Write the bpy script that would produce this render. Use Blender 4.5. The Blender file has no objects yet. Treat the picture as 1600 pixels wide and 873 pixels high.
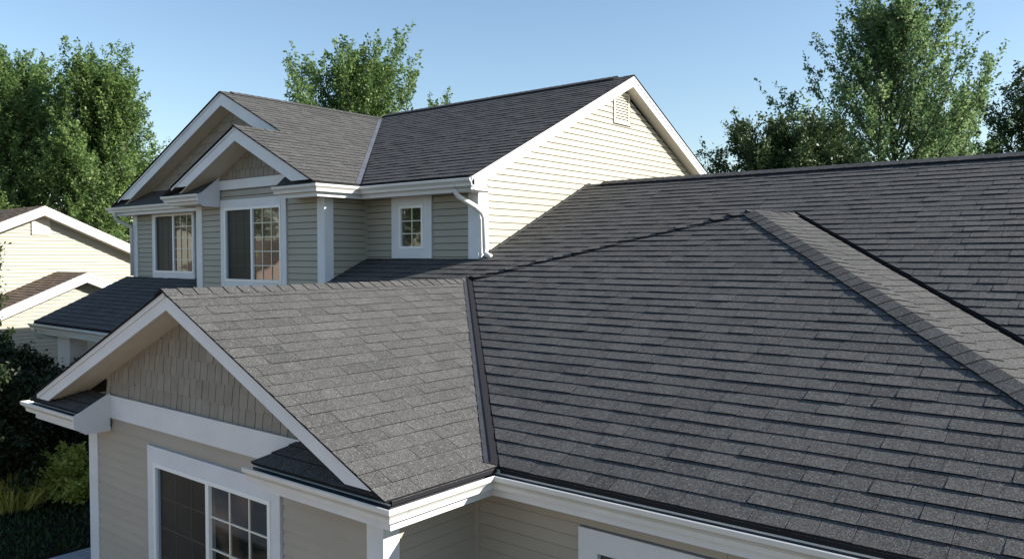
import bpy, math, random
import numpy as np
from mathutils import Vector
random.seed(7); rng = np.random.default_rng(7)
scene = bpy.context.scene
CH = 4.27                      # camera height above the ground
# ---------------------------------------------------------------- camera
FPX, YAW, PITCH, ROLL = 1253.443, math.radians(39.337), math.radians(1.718), math.radians(-.074)
fh = Vector((-math.sin(YAW), math.cos(YAW), 0)); rt = Vector((math.cos(YAW), math.sin(YAW), 0)); up = Vector((0, 0, 1))
cF = fh*math.cos(PITCH) - up*math.sin(PITCH); cU = up*math.cos(PITCH) + fh*math.sin(PITCH)
cR = rt*math.cos(ROLL) + cU*math.sin(ROLL); cU = cU*math.cos(ROLL) - rt*math.sin(ROLL)
cam = bpy.data.cameras.new('camera'); camo = bpy.data.objects.new('camera', cam); scene.collection.objects.link(camo)
from mathutils import Matrix
M4 = Matrix(((cR.x, cU.x, -cF.x, 0), (cR.y, cU.y, -cF.y, 0), (cR.z, cU.z, -cF.z, CH), (0, 0, 0, 1)))
camo.matrix_world = M4
cam.sensor_width = 36; cam.lens = FPX/1600*36; cam.clip_end = 3000; cam.clip_start = .05
scene.camera = camo
# ---------------------------------------------------------------- world, sun, exposure
sdir = Vector((1, .63, .57)).normalized()      # towards the sun
elev = math.asin(sdir.z); az = math.atan2(sdir.x, sdir.y)
w = bpy.data.worlds.new('World'); scene.world = w; w.use_nodes = True
nt = w.node_tree; bg = nt.nodes['Background']; sky = nt.nodes.new('ShaderNodeTexSky')
sky.sky_type = 'NISHITA'; sky.sun_disc = False; sky.sun_elevation = elev; sky.sun_rotation = az
sky.air_density = 1.15; sky.dust_density = .6; sky.ozone_density = 2.4; sky.altitude = 200
nt.links.new(sky.outputs[0], bg.inputs[0]); bg.inputs[1].default_value = .092
sl = bpy.data.lights.new('sun', 'SUN'); sl.energy = 5.0; sl.angle = math.radians(.5); sl.color = (1, .955, .87)
so = bpy.data.objects.new('sun', sl); scene.collection.objects.link(so); so.rotation_euler = sdir.to_track_quat('Z', 'Y').to_euler(); so.location = (20, 15, 40)
scene.view_settings.view_transform = 'Standard'; scene.view_settings.look = 'None'; scene.view_settings.gamma = 1
scene.view_settings.exposure = 1.08
scene.cycles.max_bounces = 6; scene.cycles.diffuse_bounces = 3; scene.cycles.transparent_max_bounces = 6
# ---------------------------------------------------------------- helpers
def link(o, parent=None):
    scene.collection.objects.link(o)
    if parent is not None: o.parent = parent
    return o
WL = {}
def wloc(o):
    v = Vector((0, 0, 0))
    while o is not None: v += o.location; o = o.parent
    return v
def obj(name, verts, faces, mat, parent=None, mi=None, zrel=True, smooth=False, tone=None):
    """verts in camera-relative metres (z=0 at the camera) unless zrel is False"""
    off = wloc(parent) if parent else Vector((0, 0, 0)); dz = CH if zrel else 0
    vs = [(v[0]-off.x, v[1]-off.y, v[2]+dz-off.z) for v in verts]
    me = bpy.data.meshes.new(name); me.from_pydata(vs, [], faces)
    for m in (mat if isinstance(mat, (list, tuple)) else [mat]): me.materials.append(m)
    if mi is not None: me.polygons.foreach_set('material_index', mi)
    if smooth: me.polygons.foreach_set('use_smooth', [True]*len(me.polygons))
    if tone is not None:
        a = me.attributes.new('tone', 'FLOAT', 'FACE'); a.data.foreach_set('value', tone)
    return link(bpy.data.objects.new(name, me), parent)
def empty(name, loc):
    e = bpy.data.objects.new(name, None); e.location = loc; e.empty_display_size = .3; return link(e)
def tag(o, label=None, cat=None, group=None, kind=None):
    if label: o['label'] = label
    if cat: o['category'] = cat
    if group: o['group'] = group
    if kind: o['kind'] = kind
    return o
class MB:
    def __init__(s): s.v = []; s.f = []; s.m = []
    def poly(s, pts, m=0):
        b = len(s.v); s.v += [tuple(p) for p in pts]; s.f.append(tuple(range(b, b+len(pts)))); s.m.append(m)
    def box(s, x0, x1, y0, y1, z0, z1, m=0):
        b = len(s.v)
        s.v += [(x0,y0,z0),(x1,y0,z0),(x1,y1,z0),(x0,y1,z0),(x0,y0,z1),(x1,y0,z1),(x1,y1,z1),(x0,y1,z1)]
        for q in ((3,2,1,0),(4,5,6,7),(0,1,5,4),(1,2,6,5),(2,3,7,6),(3,0,4,7)): s.f.append(tuple(b+i for i in q)); s.m.append(m)
    def prism(s, pts, d, m=0):
        """extrude polygon pts by vector d"""
        n = len(pts); b = len(s.v); d = Vector(d)
        s.v += [tuple(p) for p in pts] + [tuple(Vector(p)+d) for p in pts]
        s.f.append(tuple(b+i for i in range(n))[::-1]); s.f.append(tuple(b+n+i for i in range(n))); s.m += [m, m]
        for i in range(n):
            j = (i+1) % n; s.f.append((b+i, b+j, b+n+j, b+n+i)); s.m.append(m)
    def sweep(s, path, prof, cap=True, m=0):
        """path: list of (x,y); prof: list of (outward offset, z). outward = right-hand side of travel. mitred"""
        n = len(path); P = [Vector(p) for p in path]; rows = []
        for i in range(n):
            d0 = (P[i]-P[i-1]).normalized() if i > 0 else None
            d1 = (P[i+1]-P[i]).normalized() if i < n-1 else None
            if d0 is None: nn = Vector((d1.y, -d1.x)); k = 1
            elif d1 is None: nn = Vector((d0.y, -d0.x)); k = 1
            else:
                a = Vector((d0.y, -d0.x)); c = Vector((d1.y, -d1.x)); nn = (a+c).normalized(); k = 1/max(.2, nn.dot(a))
            rows.append([(P[i].x+nn.x*o*k, P[i].y+nn.y*o*k, z) for o, z in prof])
        b = len(s.v); q = len(prof)
        for r in rows: s.v += r
        for i in range(n-1):
            for j in range(q):
                k = (j+1) % q
                s.f.append((b+i*q+j, b+(i+1)*q+j, b+(i+1)*q+k, b+i*q+k)); s.m.append(m)
        if cap:
            s.f.append(tuple(b+j for j in range(q))); s.f.append(tuple(b+(n-1)*q+j for j in range(q))[::-1]); s.m += [m, m]
    def tube(s, pts, r, n=8, m=0, sx=1, r1=None):
        pts = [Vector(p) for p in pts]; rows = []
        N = len(pts)
        for i, p in enumerate(pts):
            d = ((pts[min(i+1, N-1)]-pts[max(i-1, 0)])).normalized()
            a = d.cross(Vector((0, 0, 1)))
            if a.length < .05: a = Vector((1, 0, 0))
            a.normalize(); c = d.cross(a)
            rr = r if r1 is None else r+(r1-r)*i/max(1, N-1)
            rows.append([tuple(p+a*math.cos(t)*rr+c*math.sin(t)*rr*sx) for t in [2*math.pi*k/n for k in range(n)]])
        b = len(s.v)
        for q in rows: s.v += q
        for i in range(N-1):
            for j in range(n):
                k = (j+1) % n; s.f.append((b+i*n+j, b+i*n+k, b+(i+1)*n+k, b+(i+1)*n+j)); s.m.append(m)
        s.f.append(tuple(b+j for j in range(n))[::-1]); s.f.append(tuple(b+(N-1)*n+j for j in range(n))); s.m += [m, m]
    def build(s, name, mat, parent=None, **k): return obj(name, s.v, s.f, mat, parent, mi=s.m, **k)
def clip(poly, cp):
    """convex clip of polygon (list of (s,t)) by convex ccw cp"""
    out = poly
    for i in range(len(cp)):
        if not out: return []
        ax, ay = cp[i]; bx, by = cp[(i+1) % len(cp)]; inp = out; out = []
        for j in range(len(inp)):
            p = inp[j]; q = inp[(j+1) % len(inp)]
            sp = (bx-ax)*(p[1]-ay)-(by-ay)*(p[0]-ax); sq = (bx-ax)*(q[1]-ay)-(by-ay)*(q[0]-ax)
            if sp >= 0: out.append(p)
            if (sp >= 0) != (sq >= 0):
                t = sp/(sp-sq); out.append((p[0]+(q[0]-p[0])*t, p[1]+(q[1]-p[1])*t))
    return out
def ccw(p):
    a = sum(p[i][0]*p[(i+1) % len(p)][1]-p[(i+1) % len(p)][0]*p[i][1] for i in range(len(p)))
    return p if a > 0 else p[::-1]
# ---------------------------------------------------------------- materials
def mat(name, col, rough=.6, spec=.3, metal=0, noise=0, nscale=8, bump=0, bscale=60, col2=None, **kw):
    m = bpy.data.materials.new(name); m.use_nodes = True; t = m.node_tree; N = t.nodes; L = t.links
    b = N['Principled BSDF']; b.inputs['Roughness'].default_value = rough; b.inputs['Specular IOR Level'].default_value = spec; b.inputs['Metallic'].default_value = metal
    b.inputs['Base Color'].default_value = (*col, 1)
    tc = N.new('ShaderNodeTexCoord')
    if noise or col2:
        n = N.new('ShaderNodeTexNoise'); n.inputs['Scale'].default_value = nscale; n.inputs['Detail'].default_value = 6; n.inputs['Roughness'].default_value = .6
        L.new(tc.outputs['Object'], n.inputs['Vector'])
        r = N.new('ShaderNodeMix'); r.data_type = 'RGBA'
        c2 = col2 or tuple(c*(1-noise) for c in col)
        r.inputs[6].default_value = (*col, 1); r.inputs[7].default_value = (*c2, 1)
        mr = N.new('ShaderNodeMapRange'); mr.inputs[1].default_value = .35; mr.inputs[2].default_value = .65
        L.new(n.outputs['Fac'], mr.inputs[0]); L.new(mr.outputs[0], r.inputs[0]); L.new(r.outputs[2], b.inputs['Base Color'])
    if kw.get('rand'):
        oi = N.new('ShaderNodeObjectInfo'); hv = N.new('ShaderNodeHueSaturation'); mr2 = N.new('ShaderNodeMapRange'); mr2.inputs[3].default_value = 1-kw['rand']; mr2.inputs[4].default_value = 1+kw['rand']
        L.new(oi.outputs['Random'], mr2.inputs[0]); L.new(mr2.outputs[0], hv.inputs['Value'])
        lk = b.inputs['Base Color'].links
        if lk: L.new(lk[0].from_socket, hv.inputs['Color'])
        else: hv.inputs['Color'].default_value = (*col, 1)
        L.new(hv.outputs[0], b.inputs['Base Color'])
    if bump:
        n2 = N.new('ShaderNodeTexNoise'); n2.inputs['Scale'].default_value = bscale; n2.inputs['Detail'].default_value = 4
        L.new(tc.outputs['Object'], n2.inputs['Vector'])
        bu = N.new('ShaderNodeBump'); bu.inputs['Strength'].default_value = bump; bu.inputs['Distance'].default_value = .01
        L.new(n2.outputs['Fac'], bu.inputs['Height']); L.new(bu.outputs[0], b.inputs['Normal'])
    return m
def shingle_mat(name, cdark, clight):
    m = bpy.data.materials.new(name); m.use_nodes = True; t = m.node_tree; N = t.nodes; L = t.links; b = N['Principled BSDF']
    b.inputs['Roughness'].default_value = .85; b.inputs['Specular IOR Level'].default_value = .22
    geo = N.new('ShaderNodeNewGeometry')
    at = N.new('ShaderNodeAttribute'); at.attribute_name = 'tone'
    def noise(sc, det=3, rough=.6):
        n = N.new('ShaderNodeTexNoise'); n.inputs['Scale'].default_value = sc; n.inputs['Detail'].default_value = det; n.inputs['Roughness'].default_value = rough
        L.new(geo.outputs['Position'], n.inputs['Vector']); return n.outputs['Fac']
    def mix(a, bb, f, typ='MIX'):
        x = N.new('ShaderNodeMix'); x.data_type = 'RGBA'; x.blend_type = typ
        for sck, val in ((x.inputs[0], f), (x.inputs[6], a), (x.inputs[7], bb)):
            if isinstance(val, (int, float)): sck.default_value = val
            elif isinstance(val, tuple): sck.default_value = (*val, 1)
            else: L.new(val, sck)
        return x.outputs[2]
    def rng_(v, a, bb, c=0, d=1):
        r = N.new('ShaderNodeMapRange'); L.new(v, r.inputs[0])
        for i, q in enumerate((a, bb, c, d)): r.inputs[i+1].default_value = q
        return r.outputs[0]
    base = mix(cdark, clight, at.outputs['Fac'])
    base = mix(base, mix(base, (.11, .103, .092), .35), rng_(noise(1.1, 3), .5, .75))          # warm weathering drifts
    g = N.new('ShaderNodeTexVoronoi'); g.inputs['Scale'].default_value = 150; L.new(geo.outputs['Position'], g.inputs['Vector'])
    gs = N.new('ShaderNodeSeparateColor'); L.new(g.outputs['Color'], gs.inputs[0])
    gran = mix(base, mix(base, (.24, .236, .228), .6), rng_(gs.outputs[0], .78, .95))            # pale granules
    gran = mix(gran, mix(gran, (.02, .02, .022), .75), rng_(gs.outputs[1], .66, .9))       # dark granules
    dirt = mix(gran, mix(gran, (.035, .034, .036), .6), rng_(noise(26, 5, .7), .52, .78))
    L.new(dirt, b.inputs['Base Color'])
    bu = N.new('ShaderNodeBump'); bu.inputs['Strength'].default_value = .35; bu.inputs['Distance'].default_value = .004
    L.new(gs.outputs[2], bu.inputs['Height'])
    bu2 = N.new('ShaderNodeBump'); bu2.inputs['Strength'].default_value = .3; bu2.inputs['Distance'].default_value = .012
    L.new(noise(7, 3), bu2.inputs['Height']); L.new(bu.outputs[0], bu2.inputs['Normal']); L.new(bu2.outputs[0], b.inputs['Normal'])
    return m
M = {}
M['shingle'] = shingle_mat('asphalt shingle granules', (.050, .0485, .0465), (.110, .1065, .0995))
M['edge'] = mat('asphalt shingle cut edge', (.018, .018, .02), .9, .1)
M['cap_edge'] = M['edge']
M['trim'] = mat('white painted trim', (.68, .69, .71), .45, .35, noise=.10, nscale=2.2, bump=.08, bscale=14, rand=.03)
M['trim2'] = mat('white aluminium gutter', (.66, .65, .615), .36, .45, noise=.08, nscale=5, bump=.05, bscale=9)
M['gutter_shade'] = mat('gutter inside shade', (.045, .05, .06), .6, .3, noise=.4, nscale=12)  # dark colour stands for the shade inside the white gutter
M['soffit'] = mat('cream soffit panel', (.60, .56, .47), .6, .25, noise=.05, nscale=4)
M['siding'] = mat('cream vinyl siding', (.355, .33, .268), .55, .3, noise=.07, nscale=1.3, bump=.12, bscale=35, rand=.035)
M['siding_low'] = mat('cream vinyl siding lower wing', (.385, .34, .28), .55, .3, noise=.07, nscale=1.3, bump=.12, bscale=35, rand=.035)
M['shake'] = mat('taupe shake siding', (.275, .25, .212), .7, .2, noise=.14, nscale=9, bump=.5, bscale=45, rand=.09)
M['sheath'] = mat('wall sheathing', (.08, .075, .065), .8, .1)  # dark colour draws the shadow lines in slots and beside trim
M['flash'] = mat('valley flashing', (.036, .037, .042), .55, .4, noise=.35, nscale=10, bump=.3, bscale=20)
M['flash_lit'] = mat('upper valley flashing lit tone', (.10, .105, .12), .5, .4, noise=.35, nscale=6)  # same metal as below, sunlight put into a paler colour
M['black'] = mat('valley shade black', (.012, .012, .015), .8, .15)  # black colour stands for the shadow of cut shingle edges
M['vinyl'] = mat('white vinyl window frame', (.82, .82, .80), .35, .45)
M['grille'] = mat('cream window grille', (.72, .68, .58), .4, .4)
M['greyframe'] = mat('blue grey jamb', (.30, .36, .42), .4, .4)
M['nsiding'] = mat('neighbour cream siding', (.385, .37, .305), .6, .2, noise=.05, nscale=1)
M['nroof'] = mat('brown shingle roof', (.17, .125, .095), .85, .15, noise=.35, nscale=14, bump=.4, bscale=30)
M['concrete'] = mat('concrete walk', (.33, .34, .35), .85, .2, noise=.2, nscale=5, bump=.2, bscale=50)
def glass_mat(name, col, rough):
    m = bpy.data.materials.new(name); m.use_nodes = True; b = m.node_tree.nodes['Principled BSDF']
    b.inputs['Roughness'].default_value = rough; b.inputs['IOR'].default_value = 2.3
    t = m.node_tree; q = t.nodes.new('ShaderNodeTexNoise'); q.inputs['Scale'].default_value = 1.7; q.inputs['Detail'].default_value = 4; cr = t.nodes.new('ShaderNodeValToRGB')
    cr.color_ramp.elements[0].position = .46; cr.color_ramp.elements[0].color = (*col, 1); cr.color_ramp.elements[1].position = .66; cr.color_ramp.elements[1].color = (.15, .10, .07, 1)  # brown mottling painted in for a dim room and warm reflections
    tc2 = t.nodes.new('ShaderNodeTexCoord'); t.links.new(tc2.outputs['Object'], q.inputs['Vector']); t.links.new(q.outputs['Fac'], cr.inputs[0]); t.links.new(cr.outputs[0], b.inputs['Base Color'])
    t = m.node_tree; n = t.nodes.new('ShaderNodeTexNoise'); n.inputs['Scale'].default_value = 1.6; n.inputs['Detail'].default_value = 1
    tc = t.nodes.new('ShaderNodeTexCoord'); t.links.new(tc.outputs['Object'], n.inputs['Vector'])
    bu = t.nodes.new('ShaderNodeBump'); bu.inputs['Strength'].default_value = .12; bu.inputs['Distance'].default_value = .02
    t.links.new(n.outputs['Fac'], bu.inputs['Height']); t.links.new(bu.outputs[0], b.inputs['Normal'])
    return m
M['glass'] = glass_mat('dark window glass', (.012, .014, .013), .03)
M['screen'] = mat('insect screen', (.036, .032, .027), .5, .25, noise=.5, nscale=1.2)
M['screengrille'] = mat('grille behind screen', (.085, .075, .06), .7, .1)
def leaf_mat(name, c1, c2, c3, trans=.35):
    m = bpy.data.materials.new(name); m.use_nodes = True; t = m.node_tree; N = t.nodes; L = t.links; b = N['Principled BSDF']
    at = N.new('ShaderNodeAttribute'); at.attribute_name = 'tone'
    cr = N.new('ShaderNodeValToRGB'); cr.color_ramp.elements[0].color = (*c1, 1); cr.color_ramp.elements[1].color = (*c3, 1)
    e = cr.color_ramp.elements.new(.5); e.color = (*c2, 1)
    L.new(at.outputs['Fac'], cr.inputs[0]); L.new(cr.outputs[0], b.inputs['Base Color'])
    b.inputs['Roughness'].default_value = .5; b.inputs['Specular IOR Level'].default_value = .35
    tr = N.new('ShaderNodeBsdfTranslucent'); L.new(cr.outputs[0], tr.inputs[0]); mx = N.new('ShaderNodeMixShader'); mx.inputs[0].default_value = trans
    out = N['Material Output']; L.new(b.outputs[0], mx.inputs[1]); L.new(tr.outputs[0], mx.inputs[2]); L.new(mx.outputs[0], out.inputs[0])
    return m
M['leaf_a'] = leaf_mat('maple leaves', (.045, .095, .026), (.14, .225, .066), (.36, .44, .16), .5)
M['leaf_b'] = leaf_mat('blue green leaves', (.050, .10, .038), (.155, .245, .095), (.44, .52, .24), .5)
M['leaf_d'] = leaf_mat('dark leaves', (.018, .036, .012), (.05, .085, .026), (.15, .19, .055), .3)
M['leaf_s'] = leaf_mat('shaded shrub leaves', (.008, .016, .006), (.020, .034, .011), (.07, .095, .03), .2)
M['leaf_y'] = leaf_mat('yellow green leaves', (.10, .15, .03), (.30, .36, .08), (.60, .58, .20))
M['leaf_sunlit'] = leaf_mat('sunlit yellow green leaves', (.26, .34, .06), (.48, .52, .11), (.72, .66, .22), .4)  # yellow green lightened to stand for sunlight that misses these plants
M['leaf_g'] = leaf_mat('grass blades', (.02, .045, .012), (.04, .075, .02), (.08, .12, .03), .2)
M['bark'] = mat('bark', (.085, .07, .055), .9, .1, noise=.4, nscale=12, bump=.6, bscale=20)

# ================================================================ HOUSE
house = empty('house', (-7, 8, 0))
tag(house, 'two storey cream house with grey shingle roofs, white gutters and gabled front wings', 'house')

# ---- roof planes ------------------------------------------------
# each: origin (on the eave line), horizontal eave axis, upslope horizontal axis, pitch, list of convex cells in (x,y)
class Plane:
    def __init__(s, o, ax, ux, m):
        s.o = Vector(o); s.ax = Vector(ax).normalized(); s.uh = Vector(ux).normalized(); s.m = m
        s.U = (s.uh + Vector((0, 0, m))).normalized(); s.N = s.ax.cross(s.U)
        if s.N.z < 0: s.N = -s.N
        s.k = math.sqrt(1+m*m)
    def st(s, x, y):
        d = Vector((x-s.o.x, y-s.o.y, 0)); return (d.dot(s.ax), d.dot(s.uh)*s.k)
    def P(s, a, t, h=0): return s.o + s.ax*a + s.U*t + s.N*h
    def z(s, x, y): return s.o.z + Vector((x-s.o.x, y-s.o.y, 0)).dot(s.uh)*s.m
LM, LZ = .45, -1.63
XRG, ZRG = -6.93, -.307
GLM = (ZRG-LZ)/(10.06+XRG)     # left slope of the low gable
UZ, UM = 1.12, .487
F = Plane((-3.99, 4.68, LZ), (1, 0, 0), (0, 1, 0), LM)
K = Plane((.92, 4.68, -1.605), (.1507, .29, 0), (-.29, .1507, 0), .3268)
Mn = Plane((-3.99, 5.2178, LZ), (1, 0, 0), (0, 1, 0), LM)
G = Plane((-3.99, 3.5, LZ), (0, 1, 0), (-1, 0, 0), LM)
GL = Plane((-10.06, 3.5, LZ), (0, 1, 0), (1, 0, 0), GLM)
LP = Plane((-6.93, 7.62, ZRG), (0, 1, 0), (1, 0, 0), .268)
U = Plane((-7.5, 8.33, UZ), (1, 0, 0), (0, 1, 0), UM)
W = Plane((-9.93, 7.42, UZ), (0, 1, 0), (-1, 0, 0), UM)
XW = -14.06; ZW = UZ+UM*(14.06-9.93)
WLM = (ZW-UZ)/(18.65-14.06); WL_ = Plane((-18.65, 8.3, UZ), (0, 1, 0), (1, 0, 0), WLM)
XS = -12.06; ZS = UZ+UM*(12.06-9.93); SLM = (ZS-UZ)/(14.45-12.06); SL_ = Plane((-14.45, 7.42, UZ), (0, 1, 0), (1, 0, 0), SLM)
PZ, PY = -1.38, 6.70; PM = .455; PO = Plane((-18.6, PY, PZ), (1, 0, 0), (0, 1, 0), PM)
# gable left valley with main plane: GLz(x)=Mz(y)
vy = lambda x: 5.2178+(GL.z(x, 0)-LZ)/LM
YMR, YUR = 11.53, 12.70
gc = .035
planes = {
 'F': (F, [[(-3.99+gc, 4.68), (.92, 4.68), (-3.94, 9.474), (-6.93+gc, 7.62)]]),
 'K': (K, [[(.92, 4.68), (.92, 5.53), (-3.65, 9.95), (-3.94, 9.474)]]),
 'M': (Mn, [[(-10.25, 5.2178), (-10.06, 5.2178), (-10.06, 8.72), (-10.25, 8.72)],
            [(-10.06, 5.2178), (-7.78, vy(-7.78)), (-7.78, 8.72), (-10.06, 8.72)],
            [(-7.78, vy(-7.78)), (-6.93, 8.157), (-6.93, YMR), (-7.78, YMR)],
            [(-6.93, 8.157), (-3.63, 9.98), (-3.63, YMR), (-6.93, YMR)],
            [(-3.63, 10.04), (.92, 5.63), (.92, YMR), (-3.63, YMR)],
            [(.92, 5.3), (4, 5.3), (4, YMR), (.92, YMR)]]),
 'G': (G, [[(-3.99, 3.535), (-3.99, 4.68), (-6.93, 7.62), (-6.93, 3.535)]]),
 'U': (U, [[(-7.53, 8.33), (-7.53, YUR), (-14.06, YUR), (-14.06, 12.46), (-9.93+.05, 8.33)]]),
 'W': (W, [[(-9.93, 7.42), (-9.93, 8.33), (-12.09, 10.49), (-12.09, 7.42)], [(-12.09, 8.37), (-12.09, 10.49), (-14.06, 12.46), (-14.06, 8.37)]]),
 'P': (PO, [[(-18.6, PY), (-10.27, PY), (-10.27, 7.86), (-14.0, 8.68), (-18.6, 8.68)]]),
}
# left valley of the valley metals etc. are added below
roof_low = MB(); roof_up = MB()
def deck(mb, pl, cell, th=.03, lift=-.012):
    pts = [Vector((x, y, pl.z(x, y)+lift)) for x, y in ccw(cell)]
    mb.prism([p-Vector((0, 0, th)) for p in pts], (0, 0, th), 0)
    for i_ in range(len(pts)): mb.m[-1-i_] = 1
for k, (pl, cells) in planes.items():
    for c in cells:
        if k == 'G': c = [(x, max(y, 3.60)) for x, y in c]
        if k == 'W': c = [(x, 8.42 if y == 8.37 else 7.47 if y == 7.42 else y) for x, y in c]
        if k == 'U': c = [(min(x, -7.59), y) for x, y in c]
        deck(roof_up if k in 'UW' else roof_low, pl, c)
# hidden slopes (plain decks with the shingle material)
deck(roof_low, GL, [(-10.06, 3.57), (-6.93, 3.57), (-6.93, 8.157), (-10.06, 5.2178)], lift=0)
roof_low.prism([(-6.93, 7.62, -.33), (-3.94, 9.474, .50), (-3.63, 9.98, .49), (-6.93, 8.157, -.33)], (0, 0, .02))
back = Plane((-7.78, 17.85, LZ), (1, 0, 0), (0, -1, 0), LM*.9995)
deck(roof_low, back, [(-7.7, 17.85), (4, 17.85), (4, YMR), (-7.7, YMR)], lift=0)
ub = Plane((-7.53, 16.87, UZ), (1, 0, 0), (0, -1, 0), UM)
deck(roof_up, ub, [(-14.06, 16.87), (-7.59, 16.87), (-7.59, YUR), (-14.06, YUR)], lift=0)
deck(roof_up, WL_, [(-18.65, 8.37), (-14.06, 8.37), (-14.06, 16.87), (-18.65, 16.87)], lift=0)
deck(roof_up, SL_, [(-14.45, 7.42), (-12.09, 7.42), (-12.09, 8.72), (-14.45, 8.72)], lift=0)
rl = roof_low.build('lower_roof', [M['shingle'], M['edge']], house); ru = roof_up.build('upper_roof', [M['shingle'], M['edge']], house)
for r in (rl, ru):
    a = r.data.attributes.new('tone', 'FLOAT', 'FACE'); a.data.foreach_set('value', [.4]*len(r.data.polygons))

# ---- shingle courses -------------------------------------------
EX = .1512
pieces = []      # (key, verts, faces, mats, tone, projected area, centre)
def project(p):
    d = p.dot(cF)
    if d < .2: return None
    return (800+FPX*p.dot(cR)/d, 436.5-FPX*p.dot(cU)/d)
def lay(key, start=0.0, wmin=.13, wmax=.34, hb=(.0055, .0115), light=1):
    pl, cells = planes[key]
    S = [[pl.st(x, y) for x, y in c] for c in cells]; S = [ccw(c) for c in S]
    s0 = min(p[0] for c in S for p in c); s1 = max(p[0] for c in S for p in c); t1 = max(p[1] for c in S for p in c)
    n = int(math.ceil(t1/EX)); r = random.Random(hash(key) % 1000 if False else ord(key[0]))
    drift = r.random()
    for i in range(-0, n):
        t0 = i*EX - (.02 if i == 0 else 0); te = (i+1)*EX
        s = s0 - r.random()*wmax; lastthick = False
        wob = [r.uniform(-.003, .003) for _ in range(3)]
        while s < s1:
            wd = r.uniform(wmin, wmax)
            thick = (r.random() < .6) if not lastthick else (r.random() < .4); lastthick = thick
            h = hb[1] if thick else hb[0]; h *= r.uniform(.88, 1.14)
            a, b = s+.0014, s+wd-.0014
            q0, q1 = r.uniform(-.0025, .0025), r.uniform(-.0025, .0025)
            rect = [(a, t0+q0), (b, t0+q1), (b, te+.012), (a, te+.012)]
            tone = min(1, max(0, .5 + r.gauss(0, .13) + (.03 if thick else -.03)))
            for c in S:
                pg = clip(rect, c)
                if len(pg) < 3: continue
                ar = abs(sum(pg[u][0]*pg[(u+1) % len(pg)][1]-pg[(u+1) % len(pg)][0]*pg[u][1] for u in range(len(pg))))/2
                if ar < 4e-5: continue
                top = [pl.P(x, y, .002+h*(1-(y-t0)/(te+.012-t0)*.93)) for x, y in pg]
                bot = [pl.P(x, y, -.010) for x, y in pg]
                nn = len(pg); v = top+bot; f = [tuple(range(nn))] + [(u, nn+u, nn+(u+1) % nn, (u+1) % nn) for u in range(nn)]
                mi = [0]
                for u in range(nn): mi.append(1)
                cen = sum(top, Vector())/nn; area = 0
                pp = [project(x) for x in top]
                if all(pp) and all(-5 < x[0] < 1605 and -5 < x[1] < 878 for x in pp):
                    # only the exposed part counts
                    area = abs(sum(pp[u][0]*pp[(u+1) % nn][1]-pp[(u+1) % nn][0]*pp[u][1] for u in range(nn)))/2
                    if nn != 4: area *= .6
                if (pl.N.dot(cen)) > 0: area = 0
                pieces.append((area, v, f, mi, tone))
            s += wd
for k in 'FKMGUWP': lay(k, wmin=.16, wmax=.32, hb=((.0045, .0075) if k in 'GK' else (.0080, .0122)))
pieces.sort(key=lambda p: -p[0])
NI = 262
for area, v, f, mi, tone in pieces[:NI]:
    obj('shingle', v, f, [M['shingle'], M['edge']], rl, mi=mi, tone=[tone]*len(f))
V = []; Fa = []; MI = []; TN = []
for area, v, f, mi, tone in pieces[NI:]:
    b = len(V); V += v; Fa += [tuple(b+i for i in q) for q in f]; MI += mi; TN += [tone]*len(f)
tag(obj('shingles', V, Fa, [M['shingle'], M['edge']], house, mi=MI, tone=TN), kind='stuff')

# ---- ridge and hip caps -----------------------------------------
def caps(p0, p1, n0, n1, parent, step=.15, wd=.15, h=.011, name='ridge_cap', down=True, wid2=None, jit=.004, lift=0):
    """cap pieces from p0 (low/first laid) to p1; n0,n1 = downslope unit vectors on each side"""
    p0 = Vector(p0); p1 = Vector(p1); d = (p1-p0); L = d.length; d.normalize(); N = int(L/step)
    a = Vector(n0); b = Vector(n1); wa, wb = wd, (wid2 or wd)
    nrm = -(a+b).normalized() if (a+b).length > .01 else Vector((0, 0, 1))
    if nrm.z < 0: nrm = -nrm
    for i in range(N+1):
        s = i*step; e = min(L, s+step*1.25)
        if e-s < .03: break
        j = random.uniform(-jit, jit); hh = h*random.uniform(.85, 1.2)
        r = []
        for q, up_ in ((s, hh+.006), (e, .004)):
            c = p0+d*q+nrm*(up_*.8-.004+lift)
            sk = d*(j*2)
            r.append([c+a*(wa+j)-nrm*0+sk, c+a*wa*.28+nrm*.004, c+nrm*.005, c+b*wb*.28+nrm*.004, c+b*(wb-j)-sk])
        v = r[0]+r[1]+[x-nrm*(hh+.012+lift) for x in r[0]]+[x-nrm*(.012+lift) for x in r[1]]
        f = [(k, k+1, 6+k, 5+k) for k in range(4)] + [(10+k, 11+k, k+1, k) for k in range(4)] + [(0, 5, 15, 10), (4, 14, 19, 9)] + [(5+k, 6+k, 16+k, 15+k) for k in range(4)]
        mi = [0]*4+[1]*4+[1, 1]+[1]*4
        tn = min(1, max(0, random.gauss(.42, .15)))
        o = obj(name, v, f, [M['shingle'], M['edge']], parent, mi=mi, tone=[tn]*len(f))
def dsl(pl): return -pl.U
def sideof(pl, d):
    v = pl.N.cross(d.normalized()).normalized(); return v if v.z < 0 else -v
PK = Vector((-3.94, 9.474, F.z(-3.94, 9.474)+.002))
caps((XRG, 3.53, ZRG+.004), (XRG, 7.62, ZRG+.004), dsl(G), dsl(GL), rl, wd=.13)
caps((.92, 4.68, LZ+.004), PK, sideof(F, PK-Vector((.92, 4.68, LZ))), sideof(K, PK-Vector((.92, 4.68, LZ))), rl, wd=.15, name='hip_cap', h=.009, lift=.016)
dd = (Vector((-6.93, 7.62, ZRG))-PK).normalized()
nf = Vector((dd.y, -dd.x, 0)).normalized();  nf = nf if nf.y < 0 else -nf
fdown = Vector((nf.x, nf.y, LM*nf.y)).normalized()
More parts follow.
